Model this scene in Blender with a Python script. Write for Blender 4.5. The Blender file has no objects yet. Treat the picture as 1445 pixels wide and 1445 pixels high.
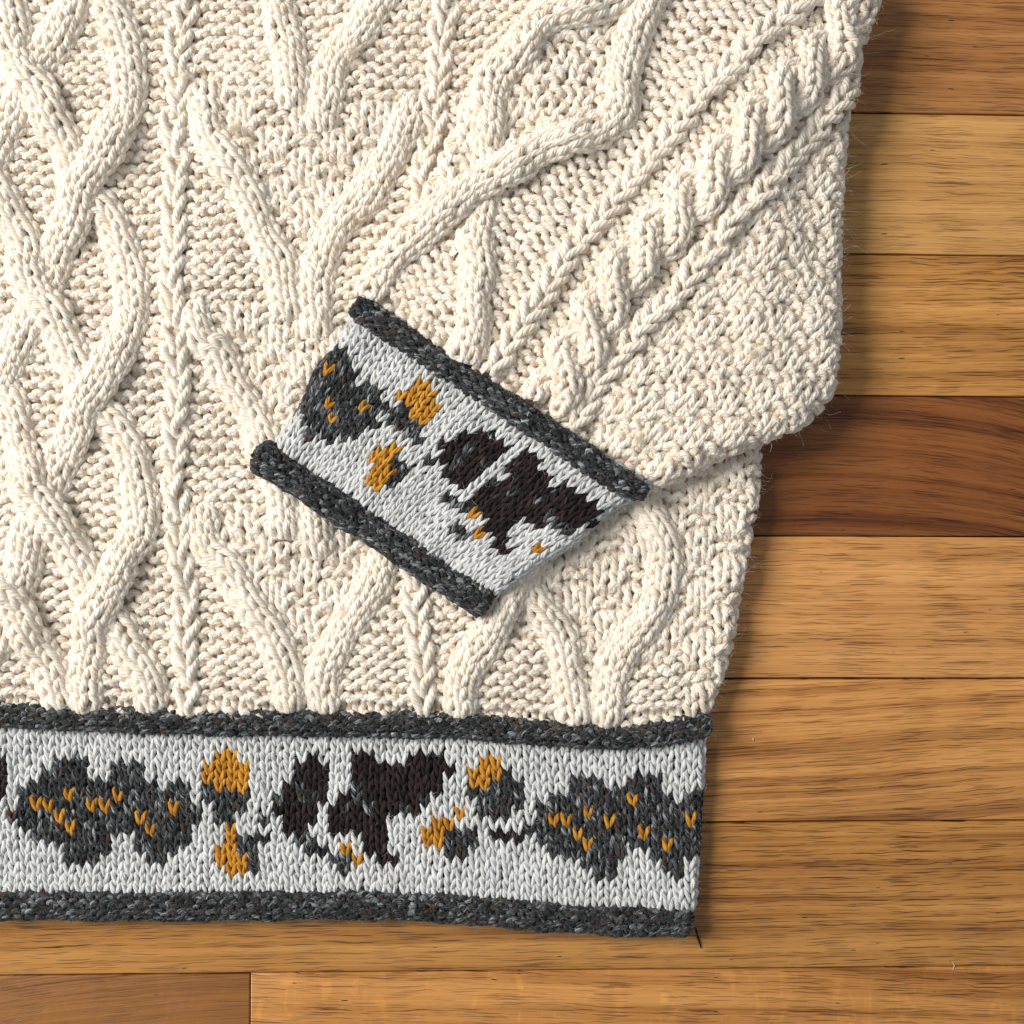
import bpy, math, random
import numpy as np
from mathutils import Matrix, Vector, Euler

rng = np.random.default_rng(7)
random.seed(7)
scene = bpy.context.scene
col = scene.collection

# ------------------------------------------------------------------ camera
F_PX, H_CAM = 1800.0, 0.514            # focal length in photo pixels, camera height (m)
S0 = H_CAM / F_PX                      # metres per photo pixel at the floor
TILT, ROLL = math.radians(-2.2), math.radians(0.25)
cam_d = bpy.data.cameras.new("camera")
cam = bpy.data.objects.new("camera", cam_d)
col.objects.link(cam)
ROT = Matrix.Rotation(ROLL, 3, 'Z') @ Matrix.Rotation(TILT, 3, 'Y')
cam.matrix_world = Matrix.Translation((0, 0, H_CAM)) @ ROT.to_4x4()
cam_d.sensor_fit = 'HORIZONTAL'
cam_d.sensor_width = 36.0
cam_d.lens = 36.0 * F_PX / 1445.0
cam_d.clip_start = 0.02
cam_d.clip_end = 20
scene.camera = cam
RN = np.array(ROT)

# ------------------------------------------------------------------ light
world = bpy.data.worlds.new("World")
scene.world = world
world.use_nodes = True
wb = world.node_tree.nodes["Background"]
wb.inputs[0].default_value = (0.86, 0.93, 1.0, 1)
wb.inputs[1].default_value = 0.38

def area(name, loc, target, sx, sy, power, color):
    d = bpy.data.lights.new(name, 'AREA')
    d.shape = 'RECTANGLE'
    d.size, d.size_y, d.energy, d.color = sx, sy, power, color
    o = bpy.data.objects.new(name, d)
    o.location = loc
    v = Vector(target) - Vector(loc)
    o.rotation_euler = v.to_track_quat('-Z', 'Y').to_euler()
    col.objects.link(o)
    return o

# the window of the room, to the left and a little above the picture's top
area("window_light", (-1.55, 0.56, 1.36), (0.0, 0.0, 0.0), 0.95, 0.90, 75.0, (1.0, 0.968, 0.925))

scene.view_settings.view_transform = 'Standard'
scene.view_settings.look = 'None'
scene.view_settings.exposure = -0.23
scene.view_settings.gamma = 1.0
scene.cycles.max_bounces = 8
scene.cycles.diffuse_bounces = 5
scene.cycles.use_denoising = True
scene.cycles.denoising_prefilter = 'ACCURATE'

# ------------------------------------------------------------------ helpers
def plane_pt(x, y, zref):
    """photo pixel -> world x, y on the horizontal plane at height zref (m)"""
    x = np.asarray(x, float); y = np.asarray(y, float)
    dx = (x - 722.5) / F_PX; dy = -(y - 722.5) / F_PX
    d = np.stack([dx, dy, -np.ones_like(dx)], -1) @ RN.T
    t = (zref - H_CAM) / d[..., 2]
    return d[..., 0] * t, d[..., 1] * t

def to_world(P, zref_px):
    """layout (px, px, px height) -> metres, through one fixed reference plane per layer"""
    X, Y = plane_pt(P[..., 0], P[..., 1], zref_px * S0)
    return np.stack([X, Y, P[..., 2] * S0], -1)

def smooth_noise(seed, scale, n=7):
    r = np.random.default_rng(seed)
    k = r.normal(size=(n, 2)); k /= np.linalg.norm(k, axis=1)[:, None]
    k *= (2 * np.pi / scale) * r.uniform(0.6, 1.6, n)[:, None]
    ph = r.uniform(0, 6.28, n)
    def f(x, y):
        out = np.zeros(np.broadcast(x, y).shape)
        for i in range(n):
            out += np.sin(k[i, 0] * x + k[i, 1] * y + ph[i])
        return out / math.sqrt(n)
    return f

def sstep(a, b, x):
    t = np.clip((x - a) / (b - a), 0, 1)
    return t * t * (3 - 2 * t)

def catmull(P, t):
    """P (n,k) control points, t array of params in [0,n-1]"""
    P = np.asarray(P, float); n = len(P)
    i = np.clip(np.floor(t).astype(int), 0, n - 2); f = (t - i)[:, None]
    Q = np.vstack([2 * P[0] - P[1], P, 2 * P[-1] - P[-2]])
    a, b, c, d = Q[i], Q[i + 1], Q[i + 2], Q[i + 3]
    return 0.5 * (2 * b + (c - a) * f + (2 * a - 5 * b + 4 * c - d) * f ** 2 + (3 * b - a - 3 * c + d) * f ** 3)

class Path:
    def __init__(self, pts):
        pts = np.asarray(pts, float)
        t = np.linspace(0, len(pts) - 1, 40 * (len(pts) - 1) + 1)
        self.P = catmull(pts, t)
        d = np.linalg.norm(np.diff(self.P[:, :2], axis=0), axis=1)
        self.s = np.concatenate([[0], np.cumsum(d)])
        self.L = self.s[-1]
        T = np.gradient(self.P[:, :2], self.s, axis=0)
        self.T = T / np.linalg.norm(T, axis=1)[:, None]
    def at(self, s):
        s = np.asarray(s, float)
        out = np.stack([np.interp(s, self.s, self.P[:, k]) for k in range(self.P.shape[1])], -1)
        T = np.stack([np.interp(s, self.s, self.T[:, k]) for k in range(2)], -1)
        T /= np.linalg.norm(T, axis=-1)[..., None]
        ex = np.where(s < 0, s, np.where(s > self.L, s - self.L, 0.0))
        out = out.copy(); out[..., :2] += T * ex[..., None]
        return out, T

def in_poly(x, y, poly):
    poly = np.asarray(poly, float)
    inside = np.zeros(np.shape(x), bool)
    j = len(poly) - 1
    for i in range(len(poly)):
        xi, yi = poly[i]; xj, yj = poly[j]
        if yi != yj:
            c = ((yi > y) != (yj > y)) & (x < (xj - xi) * (y - yi) / (yj - yi) + xi)
            inside ^= c
        j = i
    return inside

class Edge:
    """a fold line: inside lies on the given side; gives signed distance, foot point and outward normal"""
    def __init__(self, pts, inside_pt, step=9.0):
        p = Path(pts)
        s = np.linspace(0, p.L, max(8, int(p.L / step)))
        self.p, self.T = p.at(s)
        self.p = self.p[:, :2]
        N = np.stack([self.T[:, 1], -self.T[:, 0]], -1)
        q = np.asarray(inside_pt, float)
        k = np.argmin(np.linalg.norm(self.p - q, axis=1))
        if np.dot(q - self.p[k], N[k]) > 0:
            N = -N
        self.N = N
    def query(self, x, y):
        sh = np.shape(x)
        X = np.stack([np.ravel(x), np.ravel(y)], -1)
        e = np.empty(len(X)); foot = np.empty_like(X); Nn = np.empty_like(X)
        a, b = self.p[:-1], self.p[1:]
        ab = b - a; L2 = (ab ** 2).sum(1)
        for c0 in range(0, len(X), 20000):
            x_ = X[c0:c0 + 20000]
            t = ((x_[:, None, :] - a) * ab).sum(-1) / L2
            t[:, 1:-1] = np.clip(t[:, 1:-1], 0, 1)
            t[:, 0] = np.minimum(t[:, 0], 1); t[:, -1] = np.maximum(t[:, -1], 0)
            f = a + t[..., None] * ab
            d2 = ((x_[:, None, :] - f) ** 2).sum(-1)
            m = d2.argmin(1); r_ = np.arange(len(x_))
            tt = np.clip(t[r_, m], 0, 1)[:, None]
            n = self.N[m] * (1 - tt) + self.N[m + 1] * tt
            n /= np.linalg.norm(n, axis=1)[:, None]
            ft = f[r_, m]
            e[c0:c0 + 20000] = -((x_ - ft) * n).sum(1)
            foot[c0:c0 + 20000] = x_ + n * e[c0:c0 + 20000][:, None]
            Nn[c0:c0 + 20000] = n
        return e.reshape(sh), foot.reshape(sh + (2,)), Nn.reshape(sh + (2,))

class Layer:
    """a layer of fabric: a height field with folded edges"""
    def __init__(self, zs, zref, edges, R):
        self.zs, self.zref, self.edges, self.R = zs, zref, edges, R
    def edge_dist(self, x, y):
        e = np.full(np.shape(x), 1e9)
        for E in self.edges:
            e = np.minimum(e, E.query(x, y)[0])
        return e
    def drape(self, P):
        x, y, h = P[..., 0], P[..., 1], P[..., 2]
        z = self.zs(x, y)
        out = np.stack([x, y, z + h], -1)
        R = self.R
        for E in self.edges:
            e, foot, N = E.query(x, y)
            m = e < R
            if not m.any():
                continue
            phi = np.clip((R - e[m]) / R, 0, 2.5)
            zz = z[m]; Rz = np.minimum(R, zz * 0.5 + 2)
            off = -(R - (R + h[m]) * np.sin(phi))
            xy = foot[m] + N[m] * off[:, None]
            out[m, 0] = xy[:, 0]; out[m, 1] = xy[:, 1]
            out[m, 2] = zz - Rz + (Rz + h[m]) * np.cos(phi)
        return out

def link(o, parent=None):
    col.objects.link(o)
    if parent is not None:
        o.parent = parent
    return o

def empty(name, loc=(0, 0, 0)):
    o = bpy.data.objects.new(name, None)
    o.location = loc
    o.empty_display_size = 0.02
    return link(o)

def mesh_obj(name, V, Fq, mat, parent, uv=None, smooth=True):
    me = bpy.data.meshes.new(name)
    V = np.asarray(V, np.float32); Fq = np.asarray(Fq, np.int32)
    n = Fq.shape[1]
    me.vertices.add(len(V)); me.vertices.foreach_set("co", V.ravel())
    me.loops.add(Fq.size); me.loops.foreach_set("vertex_index", Fq.ravel())
    me.polygons.add(len(Fq))
    me.polygons.foreach_set("loop_start", np.arange(0, Fq.size, n, dtype=np.int32))
    me.polygons.foreach_set("loop_total", np.full(len(Fq), n, np.int32))
    if smooth:
        me.polygons.foreach_set("use_smooth", np.ones(len(Fq), bool))
    if uv is not None:
        l = me.uv_layers.new(name="yarn")
        l.data.foreach_set("uv", np.asarray(uv, np.float32).ravel())
    me.materials.append(mat)
    me.update(calc_edges=True)
    return link(bpy.data.objects.new(name, me), parent)

# ------------------------------------------------------------------ knitting
HALF = [(-0.50, -0.52, -0.85), (-0.30, -0.70, -0.60), (-0.13, -0.48, 0.20), (-0.20, 0.02, 0.95),
        (-0.35, 0.46, 0.75), (-0.30, 0.78, -0.20)]
LOOP = HALF + [(0.0, 0.92, -0.80)] + [(-a, b, c) for a, b, c in HALF[:0:-1]]     # 12 points per stitch
LOOP = np.array(LOOP)
PURL_HALF = [(-0.50, -0.42, -0.95), (-0.30, -0.62, -0.75), (-0.20, -0.40, 0.25), (-0.22, 0.02, 0.95),
             (-0.30, 0.40, 0.30), (-0.25, 0.72, -0.75)]
PURL = np.array(PURL_HALF + [(0.0, 0.86, -0.95)] + [(-a, b, c) for a, b, c in PURL_HALF[:0:-1]])
def full_loop(h, top):
    return np.array(h + [top] + [(-a, b, c) for a, b, c in h[:0:-1]])
# wide open V, for the slipped rib and the finer bands
RIB = full_loop([(-0.50, -0.52, -0.85), (-0.25, -0.76, -0.60), (-0.07, -0.56, 0.25), (-0.19, 0.0, 0.95), (-0.39, 0.44, 0.75), (-0.36, 0.80, -0.20)], (0.0, 0.95, -0.80))
FINE = full_loop([(-0.50, -0.50, -0.85), (-0.28, -0.72, -0.60), (-0.10, -0.52, 0.25), (-0.20, 0.0, 0.95), (-0.37, 0.45, 0.75), (-0.32, 0.78, -0.20)], (0.0, 0.92, -0.80))
FUZZ = {}          # material key -> list of (points, normals, tangents, weight)

def knit(nc, nr, sign, owner, mapf, S, sides, r, d, lobes=2, turn=36.0, lob=0.07, jit=0.04, rvar=0.08, loop=None):
    """knit nr rows of nc stitches as continuous yarn tubes.
    sign (nr,nc): +1 knit, -1 purl; owner (nr,nc): object id or -1; mapf(u, v, d) -> world points.
    returns {id: (V, F, UV, normals)}"""
    base = np.where((sign > 0)[..., None, None], LOOP if loop is None else loop, PURL)            # nr,nc,12,3
    C = base.copy()
    C[..., 2] *= sign[..., None]
    prev = np.concatenate([sign[:, :1], sign[:, :-1]], 1)
    C[:, :, 0, 2] = -0.9 * 0.5 * (sign + prev)
    C[..., 0] += np.arange(nc)[None, :, None] + 0.5
    C[..., 1] += np.arange(nr)[:, None, None] + 0.5
    jj = rng.normal(size=(nr, nc, 1, 3)) * jit
    jj[..., 1] += rng.normal(size=(nr, 1, 1)) * jit * 0.8          # uneven tension from row to row
    C += jj + rng.normal(size=C.shape) * jit * 0.35
    C = C.reshape(nr, nc * 12, 3)
    last = C[:, -1:, :].copy(); last[..., 0] = nc; last[..., 1] = np.arange(nr)[:, None] + 0.05
    C = np.concatenate([C, last], 1)                                     # nr, nc*12+1
    t = np.arange(nc * S + 1) * 12.0 / S
    n = C.shape[1]
    i = np.clip(np.floor(t).astype(int), 0, n - 2); f = (t - i)[None, :, None]
    Q = np.concatenate([2 * C[:, :1] - C[:, 1:2], C, 2 * C[:, -1:] - C[:, -2:-1]], 1)
    a, b, c, e = Q[:, i], Q[:, i + 1], Q[:, i + 2], Q[:, i + 3]
    P = 0.5 * (2 * b + (c - a) * f + (2 * a - 5 * b + 4 * c - e) * f ** 2 + (3 * b - a - 3 * c + e) * f ** 3)
    W = mapf(P[..., 0], P[..., 1], P[..., 2] * d)                        # world
    W2 = mapf(P[..., 0], P[..., 1], P[..., 2] * d + 2.0)
    N = W2 - W; N /= np.linalg.norm(N, axis=-1)[..., None] + 1e-12
    T = np.gradient(W, axis=1); T /= np.linalg.norm(T, axis=-1)[..., None] + 1e-12
    B = np.cross(T, N); B /= np.linalg.norm(B, axis=-1)[..., None] + 1e-9
    N = np.cross(B, T)
    seg = np.linalg.norm(np.diff(W, axis=1), axis=-1) / S0
    U = np.concatenate([np.zeros((nr, 1)), np.cumsum(seg, 1)], 1) + rng.uniform(0, 4000, (nr, 1))
    th = np.arange(sides) / sides
    ang = 2 * np.pi * th - np.pi                                          # seam on the underside
    nj = W.shape[1]
    slow = 1 + rvar * np.sin(U * 0.11 + rng.uniform(0, 6, (nr, 1))) + rvar * 0.7 * np.sin(U * 0.037)
    rad = r * S0 * slow[..., None] * (1 + lob * np.cos(2 * np.pi * lobes * (th + U[..., None] / turn)))
    nrm = np.cos(ang)[:, None] * N[:, :, None, :] + np.sin(ang)[:, None] * B[:, :, None, :]
    V = W[:, :, None, :] + rad[..., None] * nrm                           # nr,nj,sides,3
    res = {}
    ids = np.unique(owner)
    so = np.repeat(owner, S, axis=1)                                      # nr, nc*S
    V = V.reshape(-1, 3); NR = nrm.reshape(-1, 3)
    TT = np.repeat(T.reshape(-1, 3), sides, axis=0)
    k = np.arange(sides); k2 = (k + 1) % sides
    for o in ids:
        if o < 0:
            continue
        rr, jx = np.nonzero(so == o)
        r0 = (rr * nj + jx) * sides; r1 = r0 + sides
        Fq = np.stack([r0[:, None] + k, r0[:, None] + k2, r1[:, None] + k2, r1[:, None] + k], -1)   # m,sides,4
        u0 = U[rr, jx]; u1 = U[rr, jx + 1]
        uv = np.empty(Fq.shape + (2,))
        uv[..., 0, 0] = u0[:, None]; uv[..., 1, 0] = u0[:, None]
        uv[..., 2, 0] = u1[:, None]; uv[..., 3, 0] = u1[:, None]
        uv[..., 0, 1] = th; uv[..., 3, 1] = th
        uv[..., 1, 1] = th + 1 / sides; uv[..., 2, 1] = th + 1 / sides
        Fq = Fq.reshape(-1, 4)
        used, inv = np.unique(Fq, return_inverse=True)
        res[int(o)] = (V[used], inv.reshape(-1, 4), uv.reshape(-1, 2), NR[used], TT[used])
    return res

def add_fuzz(key, res, frac):
    V, _, _, N, T = res
    m = rng.random(len(V)) < frac
    up = N[:, 2] > -0.2
    m &= up
    FUZZ.setdefault(key, []).append((V[m], N[m], T[m]))

# ------------------------------------------------------------------ materials
def new_mat(name):
    m = bpy.data.materials.new(name); m.use_nodes = True
    nt = m.node_tree; nt.nodes.clear()
    out = nt.nodes.new("ShaderNodeOutputMaterial")
    b = nt.nodes.new("ShaderNodeBsdfPrincipled")
    nt.links.new(b.outputs[0], out.inputs[0])
    return m, nt, b

def nd(nt, kind, **kw):
    n = nt.nodes.new(kind)
    for k, v in kw.items():
        if k == 'op': n.operation = v
        elif k.startswith('i'): n.inputs[int(k[1:])].default_value = v
        else: setattr(n, k, v)
    return n

def math_n(nt, op, a, b=None, clamp=False):
    n = nt.nodes.new("ShaderNodeMath"); n.operation = op; n.use_clamp = clamp
    for k, x in enumerate((a, b)):
        if x is None: continue
        if isinstance(x, (int, float)): n.inputs[k].default_value = x
        else: nt.links.new(x, n.inputs[k])
    return n.outputs[0]

def ramp(nt, fac, stops):
    n = nt.nodes.new("ShaderNodeValToRGB")
    while len(n.color_ramp.elements) < len(stops):
        n.color_ramp.elements.new(0.5)
    for e, (p, c) in zip(n.color_ramp.elements, stops):
        e.position = p; e.color = (*c, 1)
    nt.links.new(fac, n.inputs[0])
    return n.outputs[0]

def yarn_material(name, stops, turn, fleck=None, plies=5, depth=0.00026, gain=1.0, sheen=0.2, sss=0.0):
    m, nt, b = new_mat(name)
    uv = nd(nt, "ShaderNodeUVMap", uv_map="yarn")
    sp = nt.nodes.new("ShaderNodeSeparateXYZ"); nt.links.new(uv.outputs[0], sp.inputs[0])
    u, v = sp.outputs[0], sp.outputs[1]
    hel = math_n(nt, 'ADD', v, math_n(nt, 'MULTIPLY', u, 1.0 / turn))       # along the twist
    def noise(su, sv, det, off=0.0):
        cx = nt.nodes.new("ShaderNodeCombineXYZ")
        nt.links.new(math_n(nt, 'MULTIPLY', u, su), cx.inputs[0])
        nt.links.new(math_n(nt, 'MULTIPLY', hel, sv), cx.inputs[1])
        cx.inputs[2].default_value = off
        n = nt.nodes.new("ShaderNodeTexNoise")
        n.inputs['Scale'].default_value = 1.0; n.inputs['Detail'].default_value = det
        n.inputs['Roughness'].default_value = 0.65
        nt.links.new(cx.outputs[0], n.inputs['Vector'])
        return n.outputs[0]
    fib = noise(0.07, 11.0, 3.0)                # single fibres
    tone = noise(0.035, 1.6, 2.0, 7.3)          # how the dye varies along each ply
    mixf = math_n(nt, 'ADD', math_n(nt, 'MULTIPLY', math_n(nt, 'SUBTRACT', fib, 0.5), 0.9 * gain), math_n(nt, 'MULTIPLY', math_n(nt, 'SUBTRACT', tone, 0.5), 0.9 * gain))
    mixf = math_n(nt, 'ADD', mixf, 0.5, clamp=True)
    c = ramp(nt, mixf, stops)
    if fleck is not None:
        fl = noise(0.05, 2.2, 1.0, 31.0)
        k = math_n(nt, 'MULTIPLY', math_n(nt, 'SUBTRACT', fl, fleck[0]), 14.0, clamp=True)
        mx = nt.nodes.new("ShaderNodeMix"); mx.data_type = 'RGBA'
        nt.links.new(k, mx.inputs[0]); nt.links.new(c, mx.inputs[6]); mx.inputs[7].default_value = (*fleck[1], 1)
        c = mx.outputs[2]
    nt.links.new(c, b.inputs['Base Color'])
    b.inputs['Roughness'].default_value = 0.85
    b.inputs['Specular IOR Level'].default_value = 0.25
    if sss > 0:          # light soaks into the pale wool
        b.subsurface_method = 'BURLEY'
        b.inputs['Subsurface Weight'].default_value = sss
        b.inputs['Subsurface Radius'].default_value = (1.0, 0.72, 0.45)
        b.inputs['Subsurface Scale'].default_value = 0.0014
    b.inputs['Sheen Weight'].default_value = sheen
    b.inputs['Sheen Roughness'].default_value = 0.45
    # the plies twisted about each other, and the single fibres on them
    ply = math_n(nt, 'POWER', math_n(nt, 'ABSOLUTE', math_n(nt, 'SINE', math_n(nt, 'MULTIPLY', hel, math.pi * plies))), 0.7)
    hgt = math_n(nt, 'ADD', ply, math_n(nt, 'MULTIPLY', fib, 0.55))
    bp = nt.nodes.new("ShaderNodeBump"); bp.inputs['Strength'].default_value = 1.0
    bp.inputs['Distance'].default_value = depth
    nt.links.new(hgt, bp.inputs['Height']); nt.links.new(bp.outputs[0], b.inputs['Normal'])
    return m

def fibre_material(name, c):
    m, nt, b = new_mat(name)
    b.inputs['Base Color'].default_value = (*c, 1)
    b.inputs['Roughness'].default_value = 0.7
    b.inputs['Specular IOR Level'].default_value = 0.2
    return m

M = {}
M['cream'] = yarn_material("cream_wool", [(0.24, (0.68, 0.56, 0.43)), (0.45, (0.83, 0.735, 0.615)), (0.70, (0.90, 0.84, 0.75))], 36.0, sss=0.5)
M['white'] = yarn_material("white_wool", [(0.25, (0.36, 0.35, 0.325)), (0.45, (0.58, 0.58, 0.56)), (0.70, (0.71, 0.715, 0.70))], 42.0,
                           fleck=(0.70, (0.46, 0.34, 0.24)), plies=3, depth=0.00032)
M['charcoal'] = yarn_material("charcoal_tweed_wool", [(0.24, (0.004, 0.004, 0.004)), (0.44, (0.017, 0.018, 0.018)), (0.56, (0.046, 0.049, 0.050)),
                              (0.66, (0.13, 0.145, 0.15)), (0.80, (0.38, 0.40, 0.40))], 36.0, fleck=(0.585, (0.060, 0.034, 0.022)), plies=3, depth=0.00030, gain=1.28, sheen=0.06)
M['brown'] = yarn_material("dark_brown_wool", [(0.3, (0.005, 0.003, 0.003)), (0.5, (0.014, 0.008, 0.007)), (0.70, (0.040, 0.023, 0.019)), (0.85, (0.11, 0.10, 0.095))], 40.0, plies=3, depth=0.0003, sheen=0.06)
M['mustard'] = yarn_material("mustard_wool", [(0.25, (0.28, 0.105, 0.006)), (0.5, (0.50, 0.215, 0.014)), (0.75, (0.64, 0.33, 0.04))], 40.0, plies=3, depth=0.0003)
M['rust'] = yarn_material("rust_fleck_wool", [(0.25, (0.25, 0.10, 0.06)), (0.7, (0.40, 0.20, 0.14))], 40.0, plies=3)
M['lining'] = fibre_material("inside_of_the_wool", (0.76, 0.62, 0.46))
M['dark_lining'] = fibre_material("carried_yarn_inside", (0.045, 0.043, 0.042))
M['f_cream'] = fibre_material("cream_fibre", (0.84, 0.76, 0.64))
M['f_white'] = fibre_material("white_fibre", (0.80, 0.80, 0.79))
M['f_charcoal'] = fibre_material("charcoal_fibre", (0.20, 0.205, 0.21))
M['f_brown'] = fibre_material("dark_brown_fibre", (0.05, 0.035, 0.03))
M['f_mustard'] = fibre_material("mustard_fibre", (0.52, 0.25, 0.03))

def wood_material():
    m, nt, b = new_mat("oiled_oak")
    L = nt.links.new
    tc = nt.nodes.new("ShaderNodeTexCoord")
    oi = nt.nodes.new("ShaderNodeObjectInfo")
    sp = nt.nodes.new("ShaderNodeSeparateXYZ"); L(tc.outputs['Object'], sp.inputs[0])
    x = math_n(nt, 'MULTIPLY', sp.outputs[0], 1000.0)       # mm along the board
    y = math_n(nt, 'MULTIPLY', sp.outputs[1], 1000.0)       # mm across
    rnd = math_n(nt, 'MULTIPLY', oi.outputs['Random'], 913.0)
    at = nt.nodes.new("ShaderNodeAttribute"); at.attribute_type = 'OBJECT'; at.attribute_name = 'arch'
    ax = nt.nodes.new("ShaderNodeAttribute"); ax.attribute_type = 'OBJECT'; ax.attribute_name = 'arch_x'
    sl = nt.nodes.new("ShaderNodeAttribute"); sl.attribute_type = 'OBJECT'; sl.attribute_name = 'slope'
    pk = nt.nodes.new("ShaderNodeAttribute"); pk.attribute_type = 'OBJECT'; pk.attribute_name = 'pore'
    rk = nt.nodes.new("ShaderNodeAttribute"); rk.attribute_type = 'OBJECT'; rk.attribute_name = 'ring'
    fk = nt.nodes.new("ShaderNodeAttribute"); fk.attribute_type = 'OBJECT'; fk.attribute_name = 'ray_fleck'
    def noise(vx, vy, sx, sy, det=2.0, rough=0.5, off=0.0, dist=0.0):
        cx = nt.nodes.new("ShaderNodeCombineXYZ")
        L(math_n(nt, 'MULTIPLY', vx, sx), cx.inputs[0]); L(math_n(nt, 'MULTIPLY', vy, sy), cx.inputs[1])
        L(math_n(nt, 'ADD', rnd, off), cx.inputs[2])
        n = nt.nodes.new("ShaderNodeTexNoise")
        n.inputs['Scale'].default_value = 1.0; n.inputs['Detail'].default_value = det
        n.inputs['Roughness'].default_value = rough; n.inputs['Distortion'].default_value = dist
        L(cx.outputs[0], n.inputs['Vector'])
        return n.outputs[0]
    dx = math_n(nt, 'SUBTRACT', x, ax.outputs['Fac'])
    arch = math_n(nt, 'MULTIPLY', math_n(nt, 'MULTIPLY', dx, dx), at.outputs['Fac'])
    warp = math_n(nt, 'MULTIPLY', math_n(nt, 'SUBTRACT', noise(x, y, 0.010, 0.03, 2.0), 0.5), 4.5)
    yy = math_n(nt, 'ADD', math_n(nt, 'ADD', y, math_n(nt, 'MULTIPLY', x, sl.outputs['Fac'])), math_n(nt, 'ADD', arch, warp))
    ring = noise(x, yy, 0.002, 0.20, 3.0, 0.6, 5.0)          # year rings
    streak = noise(x, yy, 0.009, 1.9, 4.0, 0.65, 11.0)         # fine grain
    cloud = noise(x, yy, 0.012, 0.05, 2.0, 0.5, 17.0)
    # open pores: short dark dashes along the grain
    def dashes(sx, sy, thr, gain, off):
        n = noise(x, yy, sx, sy, 1.0, 0.4, off)
        return math_n(nt, 'MULTIPLY', math_n(nt, 'SUBTRACT', n, thr), gain, clamp=True)
    band = math_n(nt, 'MULTIPLY', math_n(nt, 'SUBTRACT', 0.60, ring), 5.0, clamp=True)
    def strokes(sx, sy, size, off, low=0.12):
        """one short stroke per cell, of random length, some cells empty"""
        cx = nt.nodes.new("ShaderNodeCombineXYZ")
        wob = math_n(nt, 'MULTIPLY', math_n(nt, 'SUBTRACT', noise(x, y, 0.09, 0.09, 1.0, 0.5, off), 0.5), 1.6)
        L(math_n(nt, 'ADD', math_n(nt, 'MULTIPLY', x, sx), math_n(nt, 'MULTIPLY', rnd, 0.37)), cx.inputs[0])
        L(math_n(nt, 'ADD', math_n(nt, 'MULTIPLY', math_n(nt, 'ADD', yy, wob), sy), off), cx.inputs[1])
        vo = nt.nodes.new("ShaderNodeTexVoronoi"); vo.voronoi_dimensions = '2D'; vo.feature = 'F1'
        vo.inputs['Scale'].default_value = 1.0; vo.inputs['Randomness'].default_value = 1.0
        L(cx.outputs[0], vo.inputs['Vector'])
        sc_ = nt.nodes.new("ShaderNodeSeparateColor"); L(vo.outputs['Color'], sc_.inputs[0])
        rad_ = math_n(nt, 'MULTIPLY', math_n(nt, 'SUBTRACT', sc_.outputs[0], low), size)
        return math_n(nt, 'MULTIPLY', math_n(nt, 'SUBTRACT', rad_, vo.outputs['Distance']), 22.0, clamp=True)
    p1 = strokes(0.026, 1.05, 0.235, 3.0, 0.0)
    p2 = strokes(0.034, 1.60, 0.24, 11.0, 0.0)
    p4 = strokes(0.022, 0.95, 0.20, 41.0, 0.0)
    p3 = strokes(0.10, 0.65, 6.0, 23.0, 0.972)          # a few black ticks
    pores = math_n(nt, 'MULTIPLY', math_n(nt, 'MAXIMUM', math_n(nt, 'MAXIMUM', p1, p4), math_n(nt, 'MULTIPLY', p2, 0.8)), math_n(nt, 'ADD', math_n(nt, 'MULTIPLY', band, 0.45), 0.55))
    pores = math_n(nt, 'MULTIPLY', pores, pk.outputs['Fac'], clamp=True)
    # colour
    f = math_n(nt, 'ADD', math_n(nt, 'MULTIPLY', math_n(nt, 'SUBTRACT', ring, 0.5), rk.outputs['Fac']),
               math_n(nt, 'MULTIPLY', math_n(nt, 'SUBTRACT', streak, 0.5), 1.25))
    f = math_n(nt, 'ADD', f, math_n(nt, 'MULTIPLY', math_n(nt, 'SUBTRACT', cloud, 0.5), 0.7))
    f = math_n(nt, 'ADD', f, 0.5, clamp=True)
    tint = ramp(nt, f, [(0.0, (0.42, 0.33, 0.24)), (0.5, (1.0, 1.0, 1.0)), (1.0, (1.40, 1.55, 1.75))])
    mul = nt.nodes.new("ShaderNodeMix"); mul.data_type = 'RGBA'; mul.blend_type = 'MULTIPLY'; mul.inputs[0].default_value = 1.0
    L(oi.outputs['Color'], mul.inputs[6]); L(tint, mul.inputs[7])
    dk = nt.nodes.new("ShaderNodeMix"); dk.data_type = 'RGBA'; dk.blend_type = 'MULTIPLY'
    L(math_n(nt, "MULTIPLY", pores, 0.95), dk.inputs[0]); L(mul.outputs[2], dk.inputs[6]); dk.inputs[7].default_value = (0.20, 0.13, 0.075, 1)
    tk = nt.nodes.new("ShaderNodeMix"); tk.data_type = 'RGBA'
    L(p3, tk.inputs[0]); L(dk.outputs[2], tk.inputs[6]); tk.inputs[7].default_value = (0.022, 0.012, 0.006, 1)
    # ray flecks, pale wavy bands across the grain
    rf = noise(x, y, 0.10, 0.035, 3.0, 0.6, 51.0, 1.5)
    rf = math_n(nt, 'MULTIPLY', math_n(nt, 'MULTIPLY', math_n(nt, 'SUBTRACT', rf, 0.56), 9.0, clamp=True), fk.outputs['Fac'], clamp=True)
    lt = nt.nodes.new("ShaderNodeMix"); lt.data_type = 'RGBA'; lt.blend_type = 'MULTIPLY'; lt.clamp_result = False
    L(rf, lt.inputs[0]); L(tk.outputs[2], lt.inputs[6]); lt.inputs[7].default_value = (1.55, 1.62, 1.60, 1)
    L(lt.outputs[2], b.inputs['Base Color'])
    rg = math_n(nt, 'ADD', 0.29, math_n(nt, 'MULTIPLY', streak, 0.20))
    L(rg, b.inputs['Roughness'])
    b.inputs['Specular IOR Level'].default_value = 0.4
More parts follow.
